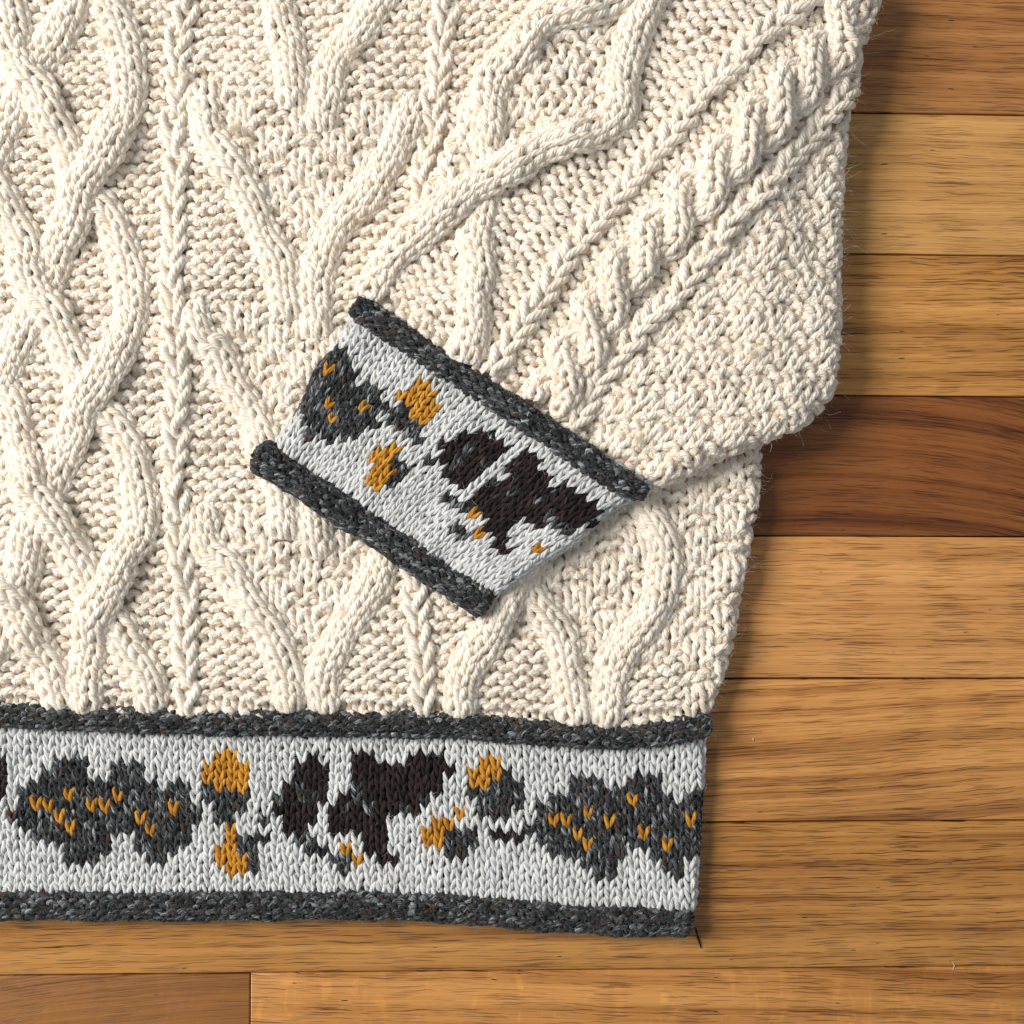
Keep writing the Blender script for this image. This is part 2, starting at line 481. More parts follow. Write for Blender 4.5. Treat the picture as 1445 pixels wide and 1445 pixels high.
    bp = nt.nodes.new("ShaderNodeBump"); bp.inputs['Strength'].default_value = 0.5; bp.inputs['Distance'].default_value = 0.0004
    hgt = math_n(nt, 'SUBTRACT', math_n(nt, 'MULTIPLY', streak, 0.35), pores)
    L(hgt, bp.inputs['Height']); L(bp.outputs[0], b.inputs['Normal'])
    return m
M['wood'] = wood_material()
M['gap'] = fibre_material("dark_gap_under_boards", (0.012, 0.008, 0.005))
M['black'] = fibre_material("black_bristle", (0.012, 0.011, 0.011))
M['speck'] = fibre_material("pale_lint", (0.62, 0.55, 0.45))

# ------------------------------------------------------------------ floor
floor_z = -0.019
fv = [(-3, -3, floor_z), (3, -3, floor_z), (3, 3, floor_z), (-3, 3, floor_z)]
floor = mesh_obj("floor", fv, [(0, 1, 2, 3)], M['gap'], None, smooth=False)
floor['kind'] = 'structure'
bound_px = [(1300, -38), (1300, 160.3), (1300, 359.3), (1300, 559), (1300, 757.2), (1300, 957.6), (1250, 1159), (1000, 1367)]
yb = [float(plane_pt(px, py, 0.0)[1]) for px, py in bound_px]
yb = [yb[0] + 0.0572] + yb + [yb[-1] - 0.0572 * k for k in (1, 2)]
x_joint = float(plane_pt(353, 1410, 0.0)[0])
# (colour, arch, arch x mm, slope, pore, ring, ray flecks)
boards = [
    ((0.419, 0.182, 0.0466), 0, 0, 0.0, 0.8, 1.5, 0.0),
    ((0.330, 0.131, 0.0350), 0, 0, 0.010, 0.95, 2.6, 0.0),         # y < 160
    ((0.517, 0.256, 0.0756), 0.00005, 120, 0.0, 0.8, 1.5, 0.0),      # 160-359
    ((0.481, 0.215, 0.0523), 0, 0, -0.020, 1.0, 2.1, 0.0),         # 359-559
    ((0.200, 0.063, 0.0130), 0.0014, 150, 0.0, 0.95, 2.3, 0.0),   # 559-757
    ((0.530, 0.238, 0.0697), 0, 0, 0.0, 1.0, 1.3, 0.0),            # 757-957
    ((0.505, 0.223, 0.0600), 0, 0, -0.055, 0.9, 1.7, 0.0),         # 957-1159
    ((0.407, 0.179, 0.0417), 0, 0, -0.010, 1.15, 1.7, 0.0),         # 1159-1367
    ((0.431, 0.182, 0.0445), 0, 0, 0.03, 1.1, 1.5, 0.30),          # below
    ((0.419, 0.182, 0.0466), 0, 0, 0.0, 0.9, 1.5, 0.0),
]
GAPS = [0.25, 0.25, 0.45, 0.28, 0.32, 0.22, 0.62, 0.42, 0.20, 0.3, 0.3]      # mm of open joint above each board
def plank(x0, x1, y0, y1, spec, zoff=0.0, g0=0.00022, g1=0.00022):
    c, arch, axx, slope, pore, ring, fleck = spec
    bv = 0.0006
    x0 += 0.0002; x1 -= 0.0002; y0 += g0 * 0.5; y1 -= g1 * 0.5
    ox, oy = 0.5 * (x0 + x1), 0.5 * (y0 + y1)
    ns = max(4, int((x1 - x0) / 0.03))
    r_ = np.random.default_rng(int(abs(y0) * 1e5) + int(abs(x0) * 1e3))
    xs = np.linspace(x0, x1, ns + 1)
    lo = y0 + np.abs(r_.normal(size=ns + 1)) * 0.00009; hi = y1 - np.abs(r_.normal(size=ns + 1)) * 0.00009
    ring_pts = [(a, b_) for a, b_ in zip(xs, lo)] + [(a, b_) for a, b_ in zip(xs[::-1], hi[::-1])]
    n = len(ring_pts); mid = len(xs)
    V, F = [], []
    for ins, z in [(0.0, -0.0188), (0.0, -bv), (bv * 0.3, -bv * 0.25), (bv, 0.0)]:
        for i, (a, b_) in enumerate(ring_pts):
            sx = ins if i in (0, n - 1) else (-ins if i in (mid - 1, mid) else 0)
            V.append((a + sx, b_ + (ins if i < mid else -ins), z))
    for k in range(3):
        for i in range(n):
            j = (i + 1) % n
            F.append((n * k + i, n * k + j, n * k + n + j, n * k + n + i))
    for i in range(mid - 1):
        F.append((3 * n + i, 3 * n + i + 1, 3 * n + n - 2 - i, 3 * n + n - 1 - i))
    V = np.array(V) - np.array([ox, oy, 0])
    o = mesh_obj("plank", V, F, M['wood'], floor, smooth=False)
    o.location = (ox, oy, zoff)
    o.color = (*c, 1)
    o['arch'] = float(arch); o['arch_x'] = float(axx - ox * 1000); o['slope'] = float(slope)
    o['pore'] = float(pore); o['ring'] = float(ring); o['ray_fleck'] = float(fleck)
    return o
for k in range(len(yb) - 1):
    zo = [0, 0, 0.0001, 0, -0.0001, 0.0001, 0, 0.0001, 0, 0][k]
    if k == 8:
        dark = ((0.27, 0.110, 0.026), 0.0006, -60, 0.0, 0.5, 1.0, 0.12)
        plank(-0.75, x_joint, yb[k + 1], yb[k], dark, zo, GAPS[k + 1] / 1000, GAPS[k] / 1000)
        plank(x_joint, 0.75, yb[k + 1], yb[k], boards[k], zo + 0.0001, GAPS[k + 1] / 1000, GAPS[k] / 1000)
    else:
        plank(-0.75 - 0.1 * (k % 3), 0.75 + 0.07 * (k % 4), yb[k + 1], yb[k], boards[k], zo, GAPS[k + 1] / 1000, GAPS[k] / 1000)

# ------------------------------------------------------------------ the jumper
jumper = empty("knitted_jumper", (0, 0, 0))
jumper['label'] = "cream cable knit jumper with charcoal rolled trims and leaf patterned hem, lying on oak boards"
jumper['category'] = "jumper"

TRIM_UP = [(-160, 1003), (0, 1009), (240, 1018), (480, 1022), (650, 1025), (760, 1034), (860, 1040), (930, 1035), (1002, 1022)]
TRIM_LO = [(-160, 1274), (0, 1275), (250, 1277), (500, 1275), (620, 1279), (740, 1289), (850, 1297), (976, 1301)]
tu, tl = Path(TRIM_UP), Path(TRIM_LO)

n_body, n_body2 = smooth_noise(1, 240), smooth_noise(2, 95)
n_wx, n_wy = smooth_noise(3, 150), smooth_noise(4, 150)

def z_body(x, y):
    z = 42 + 4.5 * n_body(x, y) + 1.8 * n_body2(x, y)
    ty = np.interp(x, tu.P[:, 0], tu.P[:, 1])
    return z - 10 * sstep(110, 15, ty - y)
body_edge = Edge([(1132, -160), (1128, 200), (1112, 450), (1076, 620), (1070, 690), (1058, 760), (1046, 830), (1034, 900), (1016, 965), (1000, 1010), (992, 1060)], (700, 600))
BODY = Layer(z_body, 50, [body_edge], 20)

def z_sleeve(x, y):
    t = (x - 505) * (-0.55) + (y - 420) * 0.835       # distance beyond the cuff seam
    z = 92 - 12 * sstep(-110, -10, t) - 26 * sstep(1060, 1215, x) + 4.5 * n_body(y, x) + 2.0 * n_body2(y, x)
    return z
sl_left = Edge([(478, 460), (508, 415), (545, 345), (598, 265), (630, 200), (655, 140), (690, 80), (740, 20), (800, -60), (870, -160)], (900, 300))
sl_right = Edge([(1236, -160), (1222, 0), (1214, 70), (1208, 150), (1200, 250), (1197, 350), (1195, 450), (1191, 515), (1182, 552), (1150, 588), (1110, 607), (1050, 629),
                 (1000, 651), (960, 671), (915, 692), (880, 712)], (900, 300))
SLEEVE = Layer(z_sleeve, 98, [sl_left, sl_right], 24)

def z_cuff(x, y):
    s = ((x - 505) * 0.835 + (y - 420) * 0.55) / 490.0          # along the cuff
    return 74 + 3.0 * n_body2(x + 300, y) + 6 * np.clip(1 - 4 * (s - 0.5) ** 2, 0, 1) + 12 * sstep(0.5, 1.0, s)
cf_left = Edge([(520, 400), (500, 440), (470, 492), (446, 520), (424, 572), (400, 607), (370, 655)], (640, 640))
cf_right = Edge([(930, 680), (893, 702), (852, 726), (806, 766), (752, 800), (714, 830), (670, 862)], (640, 640))
CUFF = Layer(z_cuff, 82, [cf_left, cf_right], 17)

def z_hem(x, y):
    return 27 + 1.6 * n_body2(x, y + 100)
hem_edge = Edge([(1000, 1000), (994, 1050), (991, 1100), (987, 1160), (985, 1220), (981, 1270), (976, 1330)], (700, 1150))
HEM = Layer(z_hem, 30, [hem_edge], 12)

def layer_map(layer, lay):
    """lay(u,v,d) -> layout x,y,h ; returns world mapping"""
    def f(u, v, d):
        return to_world(layer.drape(lay(u, v, d)), layer.zref)
    return f

# ---- cable strands ---------------------------------------------------------
COVER = {'body': [], 'sleeve': []}      # polylines that hide the ground under them

def strand(layer, key, name, pts, width, parent, ncol=3, rowp=18.5, hump=10.0, lift=3.0, r=5.2, d=4.2, mat='cream', label=None, fuzz=0.24, S=16, sides=10, spread=62, loop=None):
    """a raised ribbon of knit columns along a path (x, y[, height change]), listed from its top to its bottom"""
    pts = [p if len(p) == 3 else (p[0], p[1], 0.0) for p in pts][::-1]
    p = Path(pts)
    nr = max(2, int(round(p.L / rowp)))
    sp = p.L / nr
    hw = width / 2.0
    amax = math.radians(spread)
    seed = int(rng.integers(1e6)); wig = np.random.default_rng(seed).uniform(0, 6, 4)
    def lay(u, v, dd):
        c, T = p.at(v * sp)
        right = np.stack([-T[..., 1], T[..., 0]], -1)     # with y down and travel "up", this points right
        a = (u / ncol - 0.5) * 2 * amax
        s = v * sp
        ww = hw * (1 + 0.07 * np.sin(s * 0.045 + wig[0]) + 0.04 * np.sin(s * 0.11 + wig[1]))
        off = (ww - 3.0) * np.sin(a) / math.sin(amax) + dd * np.sin(a)
        off = off + 1.6 * np.sin(s * 0.06 + wig[2])
        h = lift + c[..., 2] + hump * (np.cos(a) - math.cos(amax)) / (1 - math.cos(amax)) + dd * np.cos(a)
        return np.stack([c[..., 0] + right[..., 0] * off, c[..., 1] + right[..., 1] * off, h], -1)
    sign = np.ones((nr, ncol)); own = np.zeros((nr, ncol), int)
    res = knit(ncol, nr, sign, own, layer_map(layer, lay), S, sides, r, d, jit=0.075, loop=loop)[0]
    # the inside of the ribbon, so that no gap looks through it
    ng, na = max(4, int(p.L / 10)), 8
    uu_, vv_ = np.meshgrid(np.linspace(0.04, ncol - 0.04, na), np.linspace(0.2, nr - 0.1, ng))
    core = layer_map(layer, lay)(uu_, vv_, np.full(uu_.shape, -3.0)).reshape(-1, 3)
    cf = [(j * na + i, j * na + i + 1, (j + 1) * na + i + 1, (j + 1) * na + i) for j in range(ng - 1) for i in range(na - 1)]
    nv, nf = len(res[0]), len(res[1])
    o = mesh_obj(name, np.vstack([res[0], core]), np.vstack([res[1], np.array(cf) + nv]), M[mat], parent, np.vstack([res[2], np.zeros((len(cf) * 4, 2))]))
    o.data.materials.append(M['lining'])
    mi = np.zeros(nf + len(cf), np.int32); mi[nf:] = 1
    o.data.polygons.foreach_set("material_index", mi)
    if label: o['label'] = label
    add_fuzz(mat, res, fuzz)
    COVER[key].append((p, hw))
    return o

def covered(key, x, y, margin):
    m = np.zeros(np.shape(x), bool)
    for p, hw in COVER[key]:
        q = p.P[::8, :2]
        bb0 = q.min(0) - hw; bb1 = q.max(0) + hw
        near = (x > bb0[0]) & (x < bb1[0]) & (y > bb0[1]) & (y < bb1[1]) & ~m
        if not near.any(): continue
        X = np.stack([x[near], y[near]], -1)
        dd = np.sqrt(((X[:, None] - q[None]) ** 2).sum(-1)).min(1)
        mm = np.zeros(near.sum(), bool); mm[dd < hw - margin] = True
        idx = np.nonzero(near)
        m[tuple(i[mm] for i in idx)] = True
    return m

body_panel = empty("body_panel"); body_panel.parent = jumper
sleeve = empty("sleeve"); sleeve.parent = jumper
cuff = empty("cuff"); cuff.parent = jumper
hem = empty("hem_band"); hem.parent = jumper

UP, DN = 9.5, -0.5
W = 50
body_cables = [
    # left interlaced panel
    [(135, -90), (140, -40), (147, 0), (166, 36), (179, 72), (182, 116), (178, 160), (160, 195, UP), (138, 230, UP), (116, 266, UP), (101, 310, UP), (83, 350, 0), (70, 385, DN), (52, 430, DN), (36, 461), (17, 497), (3, 532), (-25, 575), (-60, 620)],
    [(0, -70), (6, -20), (12, 20), (19, 60), (32, 100, UP), (55, 132, UP), (72, 166, UP), (90, 200), (101, 236, DN), (118, 268, DN), (146, 300, DN), (162, 332), (179, 368), (184, 420), (180, 470), (160, 508, UP), (142, 544, UP), (116, 580, UP), (106, 615, UP), (91, 640), (78, 668, DN), (60, 705, DN), (50, 735), (40, 768), (33, 797), (24, 830, DN), (4, 862, DN), (-15, 910), (-40, 960)],
    [(125, -80), (118, -40), (103, 8), (84, 42), (62, 76, DN), (44, 108, DN), (30, 140), (16, 170), (0, 200), (-24, 245), (-60, 300)],
    [(-50, 225), (-20, 250), (4, 280), (18, 306), (33, 346, 0), (36, 378, UP), (50, 412, UP), (75, 444, UP), (91, 477), (105, 512, DN), (118, 548, DN), (138, 578, DN), (160, 600), (180, 632), (194, 668), (198, 715), (195, 755), (180, 782, UP), (163, 813, UP), (148, 846, UP), (130, 880, UP), (123, 916), (117, 954), (115, 999)],
    [(-60, 505), (-20, 530), (10, 560), (18, 593), (29, 630), (40, 662, UP), (42, 688, UP), (63, 712, UP), (87, 742, UP), (102, 776), (120, 810, DN), (132, 842, DN), (150, 868, DN), (169, 892), (188, 926), (206, 960), (214, 1000)],
    [(-60, 800), (-25, 818), (0, 836, UP), (20, 852, UP), (38, 882, UP), (48, 914), (64, 945), (76, 978), (82, 997)],
    # right interlaced panel, seen below the cuff
    [(745, 700), (735, 780), (720, 830, UP), (703, 868, UP), (682, 906), (661, 940), (650, 970), (648, 1006)],
]
for c in body_cables:
    strand(BODY, 'body', "cable", c, W, body_panel)
tree = [
    [(392, -70), (393, 0), (397, 36), (409, 74), (413, 110), (411, 136), (410, 150, -4)],
    [(560, -60), (538, -5), (509, 36), (480, 73), (463, 110), (457, 168), (457, 182, -4)],
    [(285, 126, -4), (286, 142), (289, 160), (292, 186), (314, 217), (338, 258), (358, 292), (373, 334), (392, 369), (401, 407), (404, 430), (404, 446, -4)],
    [(592, 142, -8), (583, 158), (568, 182), (550, 227), (521, 270), (487, 305), (463, 338), (450, 372), (445, 410), (444, 458), (444, 474, -4)],
    [(274, 432, -4), (278, 450), (286, 478), (305, 496), (320, 529), (338, 556), (355, 588), (368, 620), (384, 660), (398, 700), (401, 740), (401, 756, -4)],
    [(560, 470), (535, 520), (508, 570), (480, 610), (458, 645), (447, 700), (446, 768), (446, 784, -4)],
    [(285, 720, -4), (287, 740), (292, 772), (318, 800), (338, 830), (364, 868), (387, 906), (402, 940), (407, 1002)],
    [(552, 770), (542, 790), (527, 823), (504, 863), (480, 894), (464, 930), (455, 960), (454, 1004)],
    # last tree on the right
    [(700, 780), (724, 800), (735, 816), (758, 853), (784, 887), (795, 920), (806, 962), (810, 1018)],
    [(905, 690), (911, 715), (928, 748), (938, 790), (933, 838), (910, 880), (884, 913), (864, 946), (857, 1020)],
]
for k, c in enumerate(tree):
    strand(BODY, 'body', "cable", c, 47, body_panel, hump=9, lift=2.5)
ribs = [
    [(268, -80), (262, 0), (250, 58), (247, 122), (247, 203), (247, 276), (245, 349), (243, 407), (246, 459), (249, 513), (251, 567), (247, 629), (247, 688), (250, 746), (256, 804), (261, 863), (259, 921), (261, 1000)],
    [(640, -80), (629, 0), (622, 58), (615, 110), (611, 163), (605, 203), (600, 241), (594, 300), (588, 380), (584, 460), (582, 560), (580, 680), (583, 790), (588, 857), (593, 906), (597, 950), (597, 1006)],
]
for c in ribs:
    strand(BODY, 'body', "rib_column", c, 35, body_panel, ncol=1, rowp=30, hump=4, lift=4, r=5.9, d=4.6, S=20, spread=60, loop=RIB)

# ---- body ground -------------------------------------------------------------
MOSS = [
    [(296, 138), (560, 150), (575, 190), (530, 250), (470, 310), (445, 345), (425, 365), (395, 350), (372, 300), (340, 240), (318, 200)],
    [(300, 440), (420, 440), (540, 470), (520, 540), (470, 600), (440, 640), (400, 650), (372, 600), (345, 545), (320, 495)],
    [(300, 728), (520, 700), (545, 770), (500, 850), (450, 905), (425, 930), (400, 900), (370, 850), (330, 795), (306, 770)],
    [(740, 620), (1080, 560), (1090, 1010), (960, 1010), (955, 940), (880, 920), (835, 945), (805, 910), (775, 850), (740, 800)],
]
KNITP = [[(500, 148), (598, 150), (592, 185), (575, 200), (500, 178)]]
PX, RY = 21.5, 17.8
nc, nr = 62, 65
x00, y00 = -150.0, 1004.0
def body_lay(u, v, d):
    x = x00 + u * PX
    y = y00 - v * RY
    ty = np.interp(x, tu.P[:, 0], tu.P[:, 1]) - 1018
    y = y + ty * sstep(700, 1010, y)
    x2 = x + 3.4 * n_wx(x, y); y2 = y + 3.0 * n_wy(x, y)
    return np.stack([x2, y2, d + 0 * x2], -1)
uu, vv = np.meshgrid(np.arange(nc) + 0.5, np.arange(nr) + 0.5)
L = body_lay(uu, vv, 0 * uu)
sign = -np.ones((nr, nc))
ii, jj = np.meshgrid(np.arange(nc), np.arange(nr))
for poly in MOSS:
    m = in_poly(L[..., 0], L[..., 1], poly)
    sign[m] = np.where(((ii[m] // 2) + (jj[m] // 2)) % 2 == 0, 1, -1)
for poly in KNITP:
    sign[in_poly(L[..., 0], L[..., 1], poly)] = 1
e = BODY.edge_dist(L[..., 0], L[..., 1])
keep = (e > -24) & ~covered('body', L[..., 0], L[..., 1], 12)
# fabric wholly buried under the sleeve is left to the lining
es = SLEEVE.edge_dist(L[..., 0], L[..., 1])
t_c = (L[..., 0] - 505) * (-0.55) + (L[..., 1] - 420) * 0.835
keep &= ~((es > 75) & (t_c < -20))
ec = CUFF.edge_dist(L[..., 0], L[..., 1])
keep &= ~((ec > 60) & (t_c >= -20) & (t_c < 150))
own = np.where(keep, 0, -1)
res = knit(nc, nr, sign, own, layer_map(BODY, body_lay), 16, 10, 5.25, 5.0, jit=0.06)[0]
o = mesh_obj("knit_ground", res[0], res[1], M['cream'], body_panel, res[2])
add_fuzz('cream', res, 0.20)

# ---- sleeve ---------------------------------------------------------------
UPs, DNs = 8.0, -6.0
sl_cables = [
    [(950, -70), (935, -30), (918, 0), (897, 36), (889, 72), (876, 116), (876, 152), (855, 180), (815, 193, UPs), (774, 207, UPs), (735, 228, UPs), (697, 250, UPs), (657, 275, UPs), (621, 302, UPs), (588, 332, 4), (549, 362), (526, 394), (516, 412)],
    [(960, -60), (900, -20), (857, 6), (801, 16), (768, 32), (743, 58), (718, 88), (699, 112), (690, 146), (688, 182), (686, 216, DNs), (684, 255, -4), (680, 300, DNs), (670, 340), (673, 376), (671, 415), (667, 460), (655, 505)],
]
for c in sl_cables:
    strand(SLEEVE, 'sleeve', "cable", c, 48, sleeve, hump=12)
sl_ribs = [
    [(1200, -50), (1165, -20), (1130, 7), (1092, 33), (1044, 78), (999, 128), (956, 176), (919, 218), (886, 260), (858, 296), (828, 324), (798, 368), (770, 410), (738, 457), (712, 492), (696, 516)],
    [(1230, 60), (1215, 95), (1194, 133), (1167, 164), (1137, 199), (1102, 240), (1058, 287), (1018, 332), (985, 374), (950, 415), (914, 454), (876, 492), (843, 538), (822, 572), (806, 600)],
]
for c in sl_ribs:
    strand(SLEEVE, 'sleeve', "rib_column", c, 36, sleeve, ncol=1, rowp=26, hump=6, lift=5, r=6.1, d=4.6, S=18, spread=60, loop=RIB)
# rope cable: two strands wound about each other
rope = Path([(1240, -40), (1204, 20), (1158, 83), (1108, 138), (1056, 194), (1009, 244), (957, 298), (909, 353), (867, 400), (829, 470), (795, 530), (768, 572)])
PER = 70.0
for ph in (0.0, math.pi):
    pts = []
    for s in np.arange(0, rope.L + 1, 9.0):
        c, T = rope.at(np.array([s])); c, T = c[0], T[0]
        rt = np.array([T[1], -T[0]])
        a = math.pi * (s - 96.0) / PER + ph
        lat = 22.5 * math.sin(a)
        hh = (8.0 if math.cos(a) > 0 else 5.0) * math.cos(a)
        pts.append((c[0] + rt[0] * lat, c[1] + rt[1] * lat, hh))
    strand(SLEEVE, 'sleeve', "rope_strand", pts, 38, sleeve, ncol=2, rowp=15.5, hump=11, lift=9, r=5.2, d=3.8, spread=72)

PU, PV = 20.5, 17.0
nc, nr = 46, 62
def sleeve_lay(u, v, d):
    s = (u - 3) * PU
    ang = np.radians(60 - 9 * sstep(0, 260, s))
    bx, by = 503 + 0.835 * s, 424 + 0.55 * s
    t = (v - 9) * PV
    x = bx + np.cos(ang) * t; y = by - np.sin(ang) * t
    x2 = x + 3.2 * n_wx(y, x); y2 = y + 3.0 * n_wy(y, x)
    return np.stack([x2, y2, d + 0 * x2], -1)
uu, vv = np.meshgrid(np.arange(nc) + 0.5, np.arange(nr) + 0.5)
L = sleeve_lay(uu, vv, 0 * uu)
x, y = L[..., 0], L[..., 1]
sign = -np.ones((nr, nc)); ii, jj = np.meshgrid(np.arange(nc), np.arange(nr))
r2 = [(1230, 60), (1194, 133), (1137, 199), (1058, 287), (985, 374), (914, 454), (843, 538), (790, 620), (900, 760), (1300, 620), (1300, 0)]
dia = [(770, 40), (850, 30), (890, 60), (870, 150), (800, 185), (700, 235), (695, 150), (715, 105)]
strip = [(620, 150), (690, 90), (690, 240), (640, 270), (600, 290)]
for poly in (r2, dia, strip):
    m = in_poly(x, y, poly)
    sign[m] = np.where(((ii[m] // 2) + (jj[m] // 2)) % 2 == 0, 1, -1)
e = SLEEVE.edge_dist(x, y)
tt = (x - 505) * (-0.55) + (y - 420) * 0.835
inside = in_poly(x, y, [(440, 480), (600, 250), (690, 60), (820, -160), (1290, -160), (1290, 640), (900, 760)])
keep = (e > -28) & ((tt < -8) | (x > 905)) & inside & ~covered('sleeve', x, y, 11) & (y > -130)
own = np.where(keep, 0, -1)
res = knit(nc, nr, sign, own, layer_map(SLEEVE, sleeve_lay), 16, 10, 5.25, 5.0, jit=0.06)[0]
mesh_obj("knit_ground", res[0], res[1], M['cream'], sleeve, res[2])
add_fuzz('cream', res, 0.20)

# ---- patterned bands -----------------------------------------------------
def P(ox, oy, sc, pts):
    return [(ox + a / sc, oy + b / sc) for a, b in pts]
h1 = lambda p: P(0, 1020, 5.558, p)
h2 = lambda p: P(240, 1020, 5.558, p)
h3 = lambda p: P(480, 1020, 5.558, p)
h4 = lambda p: P(730, 1040, 5.352, p)
k5 = lambda p: P(387, 446, 5.16, p)
k6 = lambda p: P(597, 566, 4.817, p)
x12 = 1334
HEM_MOTIFS = [
    ('charcoal', 'leaf_motif', h1([(60, 745), (50, 690), (140, 680), (140, 480), (230, 470), (230, 400), (420, 390), (430, 270), (590, 275), (680, 310), (690, 420), (860, 430), (870, 320), (1150, 325), (1160, 440), (1230, 450), (1240, 530), (1330, 530), (1340, 450), (x12 + 170, 460),
        (x12 + 190, 660), (x12 + 260, 680), (x12 + 260, 760), (x12 + 180, 830), (x12 + 170, 920), (x12 + 90, 960), (x12 + 40, 1030), (1330, 1010), (1250, 1120), (1170, 1140), (1140, 1010), (1040, 990), (1030, 900), (880, 900), (850, 980), (780, 1020), (740, 1110), (620, 1120), (510, 1090), (480, 960), (330, 950), (240, 960), (200, 860), (150, 880), (130, 780)])),
    ('brown', 'leaf_motif', h1([(-800, 270), (40, 250), (40, 560), (0, 580), (-60, 860), (-800, 900)])),
    ('charcoal', 'bud_motif', h2([(265, 440), (350, 460), (380, 525), (610, 515), (620, 740), (520, 730), (520, 800), (430, 800), (420, 750), (340, 740), (350, 640), (265, 630)])),
    ('mustard', 'flower_motif', h2([(345, 225), (530, 225), (535, 330), (625, 340), (625, 510), (560, 525), (370, 525), (350, 450), (265, 435), (265, 335), (340, 330)])),
    ('charcoal', 'bud_motif', h2([(540, 830), (640, 850), (700, 870), (735, 900), (730, 1150), (650, 1160), (640, 1030), (550, 1030)])),
    ('mustard', 'flower_motif', h2([(440, 795), (530, 805), (540, 950), (545, 1030), (640, 1030), (645, 1210), (445, 1210), (440, 1110), (350, 1100), (345, 925), (440, 915)])),
    ('charcoal', 'bud_motif', h2([(730, 730), (815, 720), (815, 810), (740, 800)])),
    ('brown', 'leaf_motif', h2([(1080, 230), (1180, 235), (1190, 330), (1250, 340), (1260, 600), (1170, 620), (1160, 800), (1090, 800), (1080, 880), (1010, 870), (920, 830), (910, 720), (820, 700), (820, 540), (900, 530), (900, 450), (980, 440), (985, 330), (1075, 320)])),
    ('charcoal', 'stem_motif', h2([(1000, 860), (1090, 890), (1160, 930), (1235, 930), (1240, 1030), (1100, 1030), (1000, 980)])),
    ('brown', 'leaf_motif', h3([(100, 265), (300, 265), (310, 345), (540, 355), (565, 265), (830, 260), (840, 350), (925, 365), (915, 435), (840, 450), (830, 545), (750, 560), (740, 630), (660, 640), (650, 715), (385, 715), (385, 1000), (475, 1005), (465, 1090), (310, 1095), (290, 1000), (190, 990), (180, 900), (100, 890), (90, 820), (10, 830), (-80, 940), (-90, 640), (-4, 610), (10, 545), (100, 540)])),
    ('charcoal', 'stem_motif', h3([(-75, 1045), (60, 1040), (95, 1140), (-40, 1145)])),
    ('charcoal', 'bud_motif', h3([(1290, 340), (1370, 400), (1390, 430), (1440, 440), (1450, 560), (1390, 680), (1290, 790), (1200, 750), (1110, 735), (1110, 600), (1020, 590), (1020, 550), (1170, 540), (1190, 460), (1290, 460)])),
    ('mustard', 'flower_motif', h3([(1005, 355), (1095, 355), (1105, 265), (1285, 265), (1285, 460), (1185, 465), (1170, 550), (1010, 550)])),
    ('charcoal', 'bud_motif', h3([(850, 820), (940, 790), (1020, 760), (1030, 850), (1100, 870), (1110, 930), (1010, 980), (1000, 1090), (930, 1080), (760, 1050), (840, 980)])),
    ('mustard', 'flower_motif', h3([(745, 705), (935, 705), (925, 805), (850, 810), (845, 995), (650, 995), (645, 815), (740, 800)])),
    ('brown', 'stem_motif', h3([(1185, 850), (1300, 850), (1290, 935), (1190, 930)])),
    ('brown', 'stem_motif', h3([(1365, 870), (1452, 870), (1452, 965), (1375, 955)])),
    ('charcoal', 'leaf_motif', h4([(420, 315), (660, 310), (680, 410), (800, 400), (815, 290), (1050, 275), (1060, 370), (1130, 380), (1140, 460), (1220, 460), (1230, 380), (1420, 385), (1420, 900), (1300, 950), (1210, 1045), (1130, 1030), (1060, 930), (990, 920), (980, 850), (830, 840), (820, 920), (740, 950), (700, 1050), (590, 1045), (500, 1010), (490, 940), (350, 920), (250, 880), (230, 850), (140, 740), (70, 720), (60, 660), (140, 640), (140, 500), (230, 490), (250, 430), (400, 420)])),
]
HEM_SINGLES = h1([(290, 615), (370, 625), (555, 545), (445, 740), (545, 815), (720, 635), (830, 640), (920, 550), (1105, 760), (1195, 840), (1375, 660)]) + \
    h3([(50, 970), (145, 1040)]) + h4([(260, 600), (355, 620), (540, 540), (710, 610), (850, 500), (465, 720), (560, 790), (1010, 690), (1110, 770), (1270, 580)])
